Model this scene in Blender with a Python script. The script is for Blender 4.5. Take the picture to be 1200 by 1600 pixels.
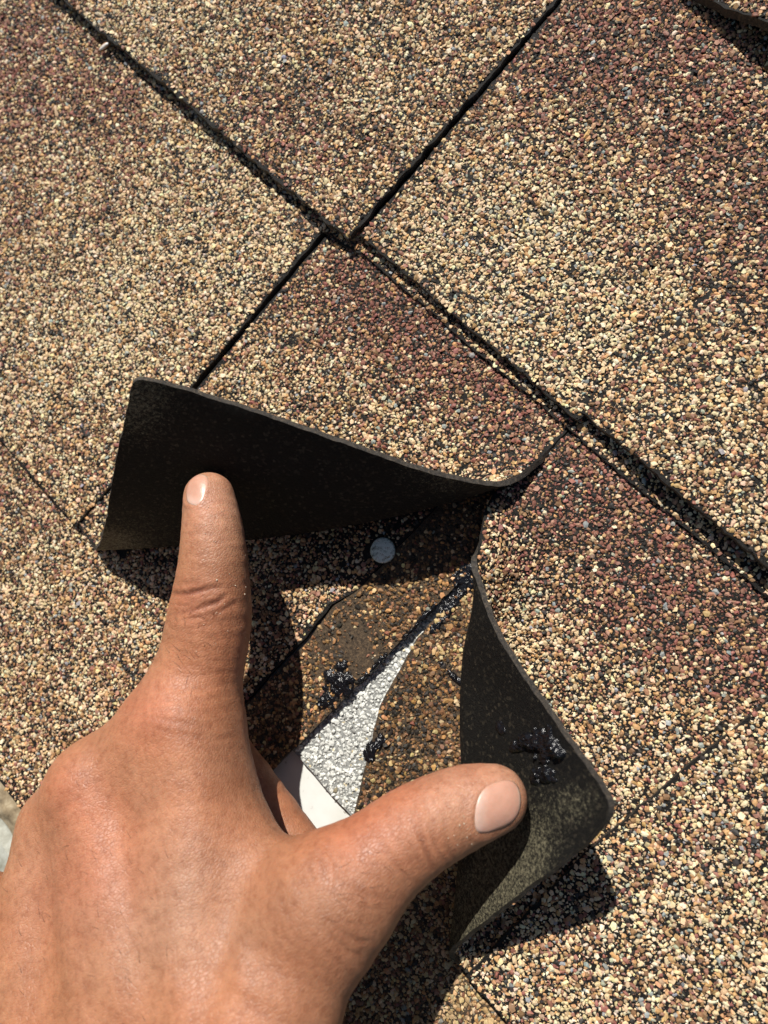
import bpy, math, random
import numpy as np
from mathutils import Matrix, Vector
from mathutils.geometry import delaunay_2d_cdt
from mathutils import noise as mn

scene = bpy.context.scene
for o in list(bpy.data.objects):
    bpy.data.objects.remove(o)

# ---------------------------------------------------------------- frames
# Roof frame in millimetres: X along the courses, Y up the slope, Z out of the roof.
MM = 0.00112
PITCH = math.radians(20)
TILT = Matrix.Rotation(PITCH, 4, 'X')
CAM = np.array([60.2094, 27.6919, 227.7349])
CM = np.array([[0.69603385, 0.67163631, -0.2538534],
               [0.66725483, -0.73562185, -0.11675397],
               [-0.26515631, -0.08812019, -0.96017028]])
FPX = 1150.0

# ---------------------------------------------------------------- camera
cam = bpy.data.cameras.new('camera')
cam_o = bpy.data.objects.new('camera', cam)
scene.collection.objects.link(cam_o)
cm = Matrix.Identity(4)
for r in range(3):
    cm[r][0] = CM[r][0]; cm[r][1] = -CM[r][1]; cm[r][2] = -CM[r][2]
    cm[r][3] = CAM[r] * MM
cam_o.matrix_world = TILT @ cm
cam.sensor_fit = 'VERTICAL'; cam.sensor_height = 24
cam.lens = FPX / 1600 * 24
cam.clip_start = 0.005; cam.clip_end = 400
cam.dof.use_dof = True
cam.dof.focus_distance = 0.246
cam.dof.aperture_fstop = 7.0
scene.camera = cam_o

# ---------------------------------------------------------------- light
SV = np.array([0.635, -0.63])                       # shadow drift in mm per mm of height
sun_dir = TILT.to_3x3() @ Vector((-SV[0], -SV[1], 1)).normalized()
sun_el = math.asin(sun_dir.z)
sun_az = math.atan2(sun_dir.x, sun_dir.y)
world = bpy.data.worlds.new('World'); scene.world = world
world.use_nodes = True
wn = world.node_tree.nodes; wl = world.node_tree.links
sky = wn.new('ShaderNodeTexSky'); sky.sky_type = 'NISHITA'; sky.sun_disc = False
sky.sun_elevation = sun_el; sky.sun_rotation = sun_az
wl.new(sky.outputs[0], wn['Background'].inputs[0])
wn['Background'].inputs[1].default_value = 0.05
sl = bpy.data.lights.new('sun', 'SUN'); sl.energy = 5.0; sl.angle = math.radians(0.53)
sl.color = (1.0, 0.955, 0.88)
so = bpy.data.objects.new('sun', sl); scene.collection.objects.link(so)
so.rotation_euler = sun_dir.to_track_quat('Z', 'Y').to_euler()
so.location = (0, 0, 5)
scene.view_settings.view_transform = 'Standard'
scene.view_settings.look = 'None'
scene.view_settings.exposure = 0.2
scene.view_settings.gamma = 1
scene.view_settings.use_curve_mapping = False

# ---------------------------------------------------------------- helpers
rng = np.random.default_rng(7)

def P(px, py, h=0.0):
    """photo pixel seen at height h above the roof -> roof frame (mm)"""
    r = CM @ np.array([px - 600.0, py - 800.0, FPX])
    t = (CAM[2] - h) / -r[2]
    return CAM + r * t

def proj(q):
    v = (np.asarray(q, float) - CAM) @ CM
    return np.stack([600 + FPX * v[..., 0] / v[..., 2], 800 + FPX * v[..., 1] / v[..., 2]], -1)

def link(o, parent=None):
    scene.collection.objects.link(o)
    if parent is not None:
        o.parent = parent
    else:
        o.matrix_world = TILT
    return o

def mesh_obj(name, V, Fc, mats, parent=None, smooth=False, mat_idx=None, attrs=None):
    me = bpy.data.meshes.new(name)
    V = np.asarray(V, float) * MM
    if isinstance(Fc, np.ndarray):
        k = Fc.shape[1]
        me.vertices.add(len(V)); me.vertices.foreach_set('co', V.astype(np.float32).ravel())
        me.loops.add(Fc.size); me.loops.foreach_set('vertex_index', Fc.astype(np.int32).ravel())
        me.polygons.add(len(Fc))
        me.polygons.foreach_set('loop_start', np.arange(0, Fc.size, k, dtype=np.int32))
        me.polygons.foreach_set('loop_total', np.full(len(Fc), k, dtype=np.int32))
        me.update(calc_edges=True)
    else:
        me.from_pydata(V.tolist(), [], Fc)
        me.update()
    for m in (mats if isinstance(mats, (list, tuple)) else [mats]):
        me.materials.append(m)
    if mat_idx is not None:
        me.polygons.foreach_set('material_index', np.asarray(mat_idx, dtype=np.int32))
    me.polygons.foreach_set('use_smooth', np.full(len(me.polygons), bool(smooth)))
    for an, (typ, data) in (attrs or {}).items():
        a = me.attributes.new(an, typ, 'POINT')
        if typ == 'FLOAT_COLOR':
            d = np.ones((len(V), 4), np.float32); d[:, :3] = data
            a.data.foreach_set('color', d.ravel())
        else:
            a.data.foreach_set('value', np.asarray(data, np.float32).ravel())
    o = bpy.data.objects.new(name, me)
    return link(o, parent)

def tag(o, label=None, cat=None, group=None, kind=None):
    if label: o['label'] = label
    if cat: o['category'] = cat
    if group: o['group'] = group
    if kind: o['kind'] = kind
    return o

def empty(name, loc_mm):
    o = bpy.data.objects.new(name, None); o.empty_display_size = 0.01
    scene.collection.objects.link(o)
    o.matrix_world = TILT @ Matrix.Translation(Vector(loc_mm) * MM)
    return o

def hash_noise(x, y, s, seed=0):
    """smooth value noise on arrays, range 0..1"""
    x = np.asarray(x) / s + 311.7 * (seed + 1); y = np.asarray(y) / s + 173.3 * (seed + 1)
    xi = np.floor(x).astype(np.int64); yi = np.floor(y).astype(np.int64)
    fx = x - xi; fy = y - yi
    fx = fx * fx * (3 - 2 * fx); fy = fy * fy * (3 - 2 * fy)
    def h(a, b):
        n = (a * 374761393 + b * 668265263 + seed * 1442695041) & 0xffffffff
        n = ((n ^ (n >> 13)) * 1274126177) & 0xffffffff
        return ((n ^ (n >> 16)) & 0xffff) / 65535.0
    return (h(xi, yi) * (1 - fx) + h(xi + 1, yi) * fx) * (1 - fy) + (h(xi, yi + 1) * (1 - fx) + h(xi + 1, yi + 1) * fx) * fy

# ---------------------------------------------------------------- materials
def mat(name):
    m = bpy.data.materials.new(name); m.use_nodes = True
    nt = m.node_tree
    return m, nt, nt.nodes['Principled BSDF']

def nd(nt, t, **kw):
    n = nt.nodes.new(t)
    for k, v in kw.items():
        if k in n.inputs.keys() if isinstance(k, str) else False:
            n.inputs[k].default_value = v
        else:
            setattr(n, k, v)
    return n

def noise_n(nt, scale, detail=4, rough=0.6, coords=None):
    n = nt.nodes.new('ShaderNodeTexNoise'); n.inputs['Scale'].default_value = scale
    n.inputs['Detail'].default_value = detail; n.inputs['Roughness'].default_value = rough
    nt.links.new(coords, n.inputs['Vector']); return n

def ramp(nt, src, stops):
    r = nt.nodes.new('ShaderNodeValToRGB')
    el = r.color_ramp.elements
    while len(el) < len(stops): el.new(0.5)
    for e, (p, c) in zip(el, stops):
        e.position = p; e.color = (*c, 1) if len(c) == 3 else c
    nt.links.new(src, r.inputs[0]); return r

def mixc(nt, f, a, b, blend='MIX'):
    m = nt.nodes.new('ShaderNodeMix'); m.data_type = 'RGBA'; m.blend_type = blend
    for s, v in ((0, f), (6, a), (7, b)):
        if isinstance(v, (int, float)): m.inputs[s].default_value = v
        elif isinstance(v, tuple): m.inputs[s].default_value = (*v, 1)
        else: nt.links.new(v, m.inputs[s])
    return m.outputs[2]

def bump(nt, bs, h, strength, dist, prev=None):
    b = nt.nodes.new('ShaderNodeBump'); b.inputs['Strength'].default_value = strength
    b.inputs['Distance'].default_value = dist
    nt.links.new(h, b.inputs['Height'])
    if prev: nt.links.new(prev, b.inputs['Normal'])
    if bs: nt.links.new(b.outputs[0], bs.inputs['Normal'])
    return b.outputs[0]

def objco(nt):
    return nt.nodes.new('ShaderNodeTexCoord').outputs['Object']

# mineral granules: pigment per stone plus fine grain
M_GRAN, nt, bs = mat('mineral_granules')
co = objco(nt)
at = nd(nt, 'ShaderNodeAttribute', attribute_name='pigment')
n1 = noise_n(nt, 1500, 3, 0.6, co)
r1 = ramp(nt, n1.outputs[0], [(0.3, (0.72, 0.70, 0.68)), (0.7, (1.12, 1.1, 1.08))])
nt.links.new(mixc(nt, 1.0, at.outputs['Color'], r1.outputs[0], 'MULTIPLY'), bs.inputs['Base Color'])
bs.inputs['Roughness'].default_value = 0.62
bs.inputs['Specular IOR Level'].default_value = 0.4
bump(nt, bs, n1.outputs[0], 0.35, 0.0002)

# black asphalt between and below the stones
M_ASPH, nt, bs = mat('asphalt')
co = objco(nt)
n1 = noise_n(nt, 900, 5, 0.7, co)
r1 = ramp(nt, n1.outputs[0], [(0.35, (0.005, 0.0045, 0.004)), (0.62, (0.013, 0.011, 0.009)), (0.8, (0.06, 0.048, 0.032))])
nt.links.new(r1.outputs[0], bs.inputs['Base Color'])
bs.inputs['Roughness'].default_value = 0.6
bs.inputs['Specular IOR Level'].default_value = 0.22
bump(nt, bs, n1.outputs[0], 0.8, 0.0006)

# asphalt soaked with brown dust
M_DUSTY, nt, bs = mat('dusty_asphalt')
co = objco(nt)
n1 = noise_n(nt, 1100, 6, 0.75, co); n2 = noise_n(nt, 90, 3, 0.6, co)
r1 = ramp(nt, n1.outputs[0], [(0.32, (0.018, 0.012, 0.008)), (0.5, (0.085, 0.058, 0.034)), (0.7, (0.2, 0.14, 0.08))])
r2 = ramp(nt, n2.outputs[0], [(0.35, (0.6, 0.6, 0.6)), (0.65, (1.1, 1.05, 1.0))])
nt.links.new(mixc(nt, 1.0, r1.outputs[0], r2.outputs[0], 'MULTIPLY'), bs.inputs['Base Color'])
bs.inputs['Roughness'].default_value = 0.85
bump(nt, bs, n1.outputs[0], 1.0, 0.0007)

# sanded backing of a shingle, with pale yellow dust where attribute says so
M_BACK, nt, bs = mat('shingle_backing')
co = objco(nt)
at = nd(nt, 'ShaderNodeAttribute', attribute_name='dust')
nf = noise_n(nt, 1300, 5, 0.75, co); nb = noise_n(nt, 900, 5, 0.8, co)
vr = nd(nt, 'ShaderNodeTexVoronoi', feature='F1'); vr.inputs['Scale'].default_value = 1100
nt.links.new(co, vr.inputs['Vector'])
base = ramp(nt, nf.outputs[0], [(0.38, (0.003, 0.0026, 0.0022)), (0.6, (0.008, 0.007, 0.0056)), (0.8, (0.03, 0.025, 0.018))])
spk = ramp(nt, vr.outputs['Color'], [(0.72, (0, 0, 0)), (0.95, (1, 1, 1))])
b1 = mixc(nt, spk.outputs[0], base.outputs[0], (0.05, 0.041, 0.028))
md = nt.nodes.new('ShaderNodeMath'); md.operation = 'MULTIPLY_ADD'     # dust + (noise-0.5)
ad = nt.nodes.new('ShaderNodeMath'); ad.operation = 'ADD'
nf2 = noise_n(nt, 2300, 5, 0.9, co)
nt.links.new(nb.outputs[0], ad.inputs[0]); nt.links.new(nf2.outputs[0], ad.inputs[1])
md.inputs[1].default_value = 2.4; md.inputs[2].default_value = -2.64
nt.links.new(ad.outputs[0], md.inputs[0])
ad2 = nt.nodes.new('ShaderNodeMath'); ad2.operation = 'ADD'; ad2.use_clamp = True
nt.links.new(md.outputs[0], ad2.inputs[0]); nt.links.new(at.outputs['Fac'], ad2.inputs[1])
dr = ramp(nt, ad2.outputs[0], [(0.36, (0, 0, 0)), (1.0, (0.8, 0.8, 0.8))])
nt.links.new(mixc(nt, dr.outputs[0], b1, (0.38, 0.34, 0.215)), bs.inputs['Base Color'])
bs.inputs['Roughness'].default_value = 0.7
bs.inputs['Specular IOR Level'].default_value = 0.25
bump(nt, bs, nf.outputs[0], 1.0, 0.0007)

# cut edge of a sheet
M_EDGE, nt, bs = mat('cut_edge')
co = objco(nt)
n1 = noise_n(nt, 1000, 5, 0.7, co)
r1 = ramp(nt, n1.outputs[0], [(0.36, (0.012, 0.011, 0.01)), (0.58, (0.05, 0.04, 0.03)), (0.75, (0.16, 0.12, 0.075))])
nt.links.new(r1.outputs[0], bs.inputs['Base Color']); bs.inputs['Roughness'].default_value = 0.7
bump(nt, bs, n1.outputs[0], 0.8, 0.0006)

# glossy black sealant
M_TAR, nt, bs = mat('black_sealant')
co = objco(nt)
n1 = noise_n(nt, 700, 4, 0.6, co)
bs.inputs['Base Color'].default_value = (0.006, 0.006, 0.0075, 1)
bs.inputs['Roughness'].default_value = 0.22
bump(nt, bs, n1.outputs[0], 0.7, 0.0006)

# galvanised nail
M_ZINC, nt, bs = mat('galvanised_steel')
co = objco(nt)
n1 = noise_n(nt, 480, 6, 0.8, co); n2 = noise_n(nt, 1600, 3, 0.6, co)
r1 = ramp(nt, n1.outputs[0], [(0.38, (0.12, 0.13, 0.10)), (0.47, (0.60, 0.68, 0.58)), (0.56, (0.74, 0.80, 0.72)), (0.62, (0.26, 0.24, 0.15))])
nt.links.new(r1.outputs[0], bs.inputs['Base Color'])
bs.inputs['Metallic'].default_value = 0.15; bs.inputs['Roughness'].default_value = 0.45
bump(nt, bs, n2.outputs[0], 0.6, 0.0003)

# white enamel metal, grey scuffs
M_WHITE, nt, bs = mat('white_painted_metal')
co = objco(nt)
n1 = noise_n(nt, 260, 5, 0.7, co); n2 = noise_n(nt, 60, 3, 0.5, co)
r1 = ramp(nt, n1.outputs[0], [(0.28, (0.30, 0.28, 0.24)), (0.37, (0.76, 0.77, 0.74)), (1.0, (0.82, 0.83, 0.80))])
r2 = ramp(nt, n2.outputs[0], [(0.3, (0.9, 0.89, 0.86)), (0.6, (1, 1, 1))])
nt.links.new(mixc(nt, 1.0, r1.outputs[0], r2.outputs[0], 'MULTIPLY'), bs.inputs['Base Color'])
bs.inputs['Roughness'].default_value = 0.38

# weathered board / plywood / render / soil
def simple(name, stops, scale, rough=0.85, bd=0.001):
    m, nt, bs = mat(name); co = objco(nt)
    n = noise_n(nt, scale, 6, 0.7, co)
    r = ramp(nt, n.outputs[0], stops)
    nt.links.new(r.outputs[0], bs.inputs['Base Color']); bs.inputs['Roughness'].default_value = rough
    bump(nt, bs, n.outputs[0], 0.5, bd)
    return m
M_PLY = simple('plywood', [(0.3, (0.24, 0.16, 0.09)), (0.7, (0.42, 0.30, 0.18))], 40)
M_SOIL = simple('dry_lawn', [(0.3, (0.06, 0.07, 0.025)), (0.55, (0.11, 0.12, 0.05)), (0.75, (0.20, 0.16, 0.09))], 3, 0.95, 0.02)
M_STUCCO = simple('wall_render', [(0.3, (0.42, 0.37, 0.30)), (0.7, (0.55, 0.50, 0.42))], 30, 0.9, 0.002)
M_GREY = simple('grey_mineral_mat', [(0.3, (0.16, 0.165, 0.16)), (0.7, (0.34, 0.345, 0.33))], 900, 0.85, 0.0004)
M_SILT = simple('dried_silt', [(0.3, (0.13, 0.095, 0.055)), (0.5, (0.30, 0.23, 0.14)), (0.7, (0.48, 0.40, 0.27))], 260, 0.9, 0.001)

# husk
M_HUSK, nt, bs = mat('brown_husk')
co = objco(nt)
n1 = noise_n(nt, 500, 3, 0.5, co)
r1 = ramp(nt, n1.outputs[0], [(0.35, (0.16, 0.07, 0.03)), (0.65, (0.34, 0.17, 0.08))])
nt.links.new(r1.outputs[0], bs.inputs['Base Color']); bs.inputs['Roughness'].default_value = 0.25
M_KERN, nt, bs = mat('white_kernel')
co = objco(nt); n1 = noise_n(nt, 500, 3, 0.5, co)
r1 = ramp(nt, n1.outputs[0], [(0.35, (0.6, 0.5, 0.42)), (0.65, (0.8, 0.76, 0.72))])
nt.links.new(r1.outputs[0], bs.inputs['Base Color']); bs.inputs['Roughness'].default_value = 0.25

# skin
M_SKIN, nt, bs = mat('skin')
co = objco(nt)
at = nd(nt, 'ShaderNodeAttribute', attribute_name='pigment')
nA = noise_n(nt, 110, 5, 0.65, co); nB = noise_n(nt, 480, 4, 0.65, co); nC = noise_n(nt, 28, 3, 0.5, co)
rA = ramp(nt, nA.outputs[0], [(0.3, (0.88, 0.80, 0.76)), (0.7, (1.08, 1.06, 1.04))])
rB = ramp(nt, nB.outputs[0], [(0.3, (0.80, 0.73, 0.69)), (0.5, (1.0, 1.0, 1.0)), (0.75, (1.14, 1.15, 1.15))])
rC = ramp(nt, nC.outputs[0], [(0.35, (0.94, 0.98, 1.0)), (0.65, (1.05, 0.95, 0.88))])
c = mixc(nt, 1.0, at.outputs['Color'], rA.outputs[0], 'MULTIPLY')
c = mixc(nt, 1.0, c, rB.outputs[0], 'MULTIPLY'); c = mixc(nt, 1.0, c, rC.outputs[0], 'MULTIPLY')
nt.links.new(c, bs.inputs['Base Color'])
bs.inputs['Subsurface Weight'].default_value = 0.35
bs.inputs['Subsurface Radius'].default_value = (1.0, 0.35, 0.18)
bs.inputs['Subsurface Scale'].default_value = 0.0018
bs.inputs['Roughness'].default_value = 0.46
bs.inputs['Specular IOR Level'].default_value = 0.5
rR = ramp(nt, nA.outputs[0], [(0.3, (0.45, 0.45, 0.45)), (0.7, (0.61, 0.61, 0.61))])
nt.links.new(rR.outputs[0], bs.inputs['Roughness'])
mp = nd(nt, 'ShaderNodeMapping'); mp.inputs['Rotation'].default_value = (0, 0, math.radians(-48))
mp.inputs['Scale'].default_value = (1.0, 0.45, 1.0)
nt.links.new(co, mp.inputs['Vector'])
vo = nd(nt, 'ShaderNodeTexVoronoi', feature='DISTANCE_TO_EDGE'); vo.inputs['Scale'].default_value = 1150
nt.links.new(mp.outputs[0], vo.inputs['Vector'])
vr = ramp(nt, vo.outputs['Distance'], [(0.0, (0, 0, 0)), (0.16, (1, 1, 1))])
vo2 = nd(nt, 'ShaderNodeTexVoronoi', feature='DISTANCE_TO_EDGE'); vo2.inputs['Scale'].default_value = 520
nt.links.new(mp.outputs[0], vo2.inputs['Vector'])
vr2 = ramp(nt, vo2.outputs['Distance'], [(0.0, (0, 0, 0)), (0.1, (1, 1, 1))])
b0 = bump(nt, None, vr.outputs[0], 0.5, 0.00014)
b0 = bump(nt, None, vr2.outputs[0], 0.12, 0.00014, b0)
b0 = bump(nt, None, nB.outputs[0], 0.35, 0.0003, b0)
bump(nt, bs, nA.outputs[0], 0.2, 0.0008, b0)

M_HAIR = simple('dark_hair', [(0.3, (0.02, 0.012, 0.008)), (0.7, (0.05, 0.03, 0.02))], 300, 0.45, 0.0001)
M_NAIL, nt, bs = mat('fingernail')
co = objco(nt)
at = nd(nt, 'ShaderNodeAttribute', attribute_name='pigment')
n1 = noise_n(nt, 300, 3, 0.6, co)
r1 = ramp(nt, n1.outputs[0], [(0.3, (0.92, 0.9, 0.88)), (0.7, (1.05, 1.05, 1.05))])
nt.links.new(mixc(nt, 1.0, at.outputs['Color'], r1.outputs[0], 'MULTIPLY'), bs.inputs['Base Color'])
bs.inputs['Roughness'].default_value = 0.36
bs.inputs['Subsurface Weight'].default_value = 0.25
bs.inputs['Subsurface Radius'].default_value = (1.0, 0.4, 0.25)
bs.inputs['Subsurface Scale'].default_value = 0.0012
bump(nt, bs, n1.outputs[0], 0.3, 0.0005)

# ---------------------------------------------------------------- sheets
def inside(poly, pts):
    x, y = pts[:, 0], pts[:, 1]; c = np.zeros(len(pts), bool)
    n = len(poly)
    for i in range(n):
        x0, y0 = poly[i]; x1, y1 = poly[(i + 1) % n]
        m = (y0 > y) != (y1 > y)
        with np.errstate(divide='ignore', invalid='ignore'):
            xi = (x1 - x0) * (y - y0) / (y1 - y0 if y1 != y0 else 1e-9) + x0
        c ^= m & (x < xi)
    return c

def edge_dist(poly, pts):
    d = np.full(len(pts), 1e9)
    for i in range(len(poly)):
        a = np.array(poly[i]); b = np.array(poly[(i + 1) % len(poly)])
        L = ((b - a) ** 2).sum() + 1e-12
        t = np.clip(((pts - a) @ (b - a)) / L, 0, 1)
        d = np.minimum(d, np.linalg.norm(pts - a - t[:, None] * (b - a), axis=1))
    return d

def resample(poly, step, jit, seed):
    out = []
    n = len(poly)
    for i in range(n):
        a = np.array(poly[i], float); b = np.array(poly[(i + 1) % n], float)
        L = np.linalg.norm(b - a); k = max(1, int(L / step))
        nv = np.array([-(b - a)[1], (b - a)[0]]) / max(L, 1e-9)
        for j in range(k):
            q = a + (b - a) * j / k
            if jit and j:
                w = hash_noise([q[0]], [q[1]], 2.2, seed)[0] - 0.5 + 0.7 * (hash_noise([q[0]], [q[1]], 9, seed + 5)[0] - 0.5)
                q = q + nv * w * jit
            out.append(q)
    return np.array(out)

def frame_of(f, xy):
    e = 0.25
    p = f(xy); px = f(xy + [e, 0]); py = f(xy + [0, e])
    n = np.cross(px - p, py - p); n /= np.linalg.norm(n, axis=1)[:, None] + 1e-12
    return p, n

def hairs(spots, parent, seed):
    r_ = np.random.default_rng(seed); Vs = []; Fs = []; b = 0
    for (x, y, sx, sy, n, ang) in spots:
        for i in range(n):
            px, py = r_.normal(x, sx), r_.normal(y, sy); q = raycast(px, py)
            if abs(float(sdf(q[None])[0])) > .3 or q[2] < 30: continue
            g = grad(q[None])[0]; a = math.radians(ang + r_.normal(0, 16))
            q2 = raycast(px + 12 * math.cos(a), py + 12 * math.sin(a)); d = q2 - q; d /= np.linalg.norm(d) + 1e-9
            sd_ = np.cross(d, g); L = r_.uniform(1.6, 3.8); bend_ = r_.normal(0, .25)
            for k in range(5):
                t = k / 4; c = q + d * L * t + g * (0.08 + 0.55 * L * .35 * t * (1 - .6 * t)) + sd_ * bend_ * L * t * t; w = .045 * (1 - .8 * t)
                Vs += [c + sd_ * w, c - sd_ * w * .5 + g * w, c - sd_ * w * .5 - g * w]
            for k in range(4):
                for m in range(3):
                    Fs.append((b + k * 3 + m, b + k * 3 + (m + 1) % 3, b + k * 3 + 3 + (m + 1) % 3, b + k * 3 + 3 + m))
            b += 15
    o = mesh_obj('hair', np.array(Vs), Fs, M_HAIR, parent, True); o['kind'] = 'stuff'
    return o

def rounded(poly, idx, r):
    """replace corner idx by a short arc"""
    n = len(poly); a, b, c = (np.array(poly[(idx + k) % n], float) for k in (-1, 0, 1))
    u = (a - b) / np.linalg.norm(a - b); v = (c - b) / np.linalg.norm(c - b)
    arc = [b + u * r * (1 - t) ** 2 + v * r * t ** 2 for t in np.linspace(0, 1, 6)]
    return list(poly[:idx]) + arc + list(poly[idx + 1:])

def sheet(name, poly, f, thick, grid, parent, mats, jit=0.5, seed=0, dust=None, bstep=2.0, label=None):
    bd = resample(poly, bstep, jit, seed)
    x0, y0 = bd.min(0); x1, y1 = bd.max(0)
    gx, gy = np.meshgrid(np.arange(x0, x1, grid), np.arange(y0, y1, grid))
    g = np.c_[gx.ravel(), gy.ravel()]
    g = g[inside(bd, g)]; g = g[edge_dist(bd, g) > min(grid * 0.45, 1.5)]
    pts = [Vector(p) for p in np.vstack([bd, g])]
    nb = len(bd)
    r = delaunay_2d_cdt(pts, [(i, (i + 1) % nb) for i in range(nb)], [], 1, 1e-6)
    V2 = np.array([[v.x, v.y] for v in r[0]]); tri = [tuple(t) for t in r[2]]
    top, nrm = frame_of(f, V2)
    bot = top - nrm * thick
    n = len(V2)
    F = [t if True else t for t in tri]
    faces = []; mi = []
    for t in tri:
        a, b, c_ = V2[t[0]], V2[t[1]], V2[t[2]]
        ccw = (b[0] - a[0]) * (c_[1] - a[1]) - (b[1] - a[1]) * (c_[0] - a[0]) > 0
        t = t if ccw else (t[0], t[2], t[1])
        faces.append(t); mi.append(0)
        faces.append((t[0] + n, t[2] + n, t[1] + n)); mi.append(1)
    # boundary edges
    cnt = {}
    for t in faces[::2]:
        for a, b in ((t[0], t[1]), (t[1], t[2]), (t[2], t[0])):
            cnt[(a, b)] = 1
    for (a, b) in list(cnt):
        if (b, a) not in cnt:
            faces.append((b, a, a + n)); mi.append(2)
            faces.append((b, a + n, b + n)); mi.append(2)
    V = np.vstack([top, bot])
    at = {}
    if dust is not None:
        d = dust(np.vstack([V2, V2])); at['dust'] = ('FLOAT', d)
    o = mesh_obj(name, V, np.array(faces), mats, parent, False, mi, at)
    if label: o['label'] = label
    return o

# stone palette
PAL = np.array([[0.72, 0.55, 0.33], [0.77, 0.655, 0.45], [0.56, 0.335, 0.155], [0.27, 0.155, 0.078],
                [0.275, 0.115, 0.085], [0.33, 0.175, 0.115], [0.034, 0.030, 0.026], [0.30, 0.32, 0.31], [0.40, 0.40, 0.31]])
W_CREAM = np.array([.46, .20, .12, .08, .01, .035, .06, .025, .015])
W_MIX = np.array([.31, .08, .20, .15, .06, .08, .09, .025, .01])
W_MAROON = np.array([.06, .02, .09, .12, .34, .21, .13, .025, .005])
W_BROWN = np.array([.09, .02, .13, .40, .03, .04, .30, .01, .0])
W_COLOR = np.array([.30, .15, .17, .09, .08, .05, .09, .045, .03])

ico = bpy.data.meshes.new('tmp_ico')
import bmesh
bm_ = bmesh.new(); bmesh.ops.create_icosphere(bm_, subdivisions=1, radius=1); bm_.to_mesh(ico)
ICO_V = np.array([v.co[:] for v in ico.vertices]); ICO_F = np.array([p.vertices[:] for p in ico.polygons])
bm_.free()
bm_ = bmesh.new(); bmesh.ops.create_icosphere(bm_, subdivisions=2, radius=1)
ICO2_V = np.array([v.co[:] for v in bm_.verts]); ICO2_F = np.array([[v.index for v in p.verts] for p in bm_.faces]); bm_.free()
bpy.data.meshes.remove(ico)
OCT_V = np.array([[1, 0, 0], [-.6, .85, 0], [-.6, -.85, 0], [.2, 0, .9], [0, 0, -.9]])
OCT_F = np.array([[0, 1, 3], [1, 2, 3], [2, 0, 3]])
TOTAL = [0]

def blob_field(xy, blobs):
    w = np.zeros(len(xy))
    for (px, py, rpx, a) in blobs:
        c0 = P(px, py, 0)[:2]; r = rpx * 0.2
        w += a * np.exp(-((xy - c0) ** 2).sum(1) / (r * r))
    return w

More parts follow.
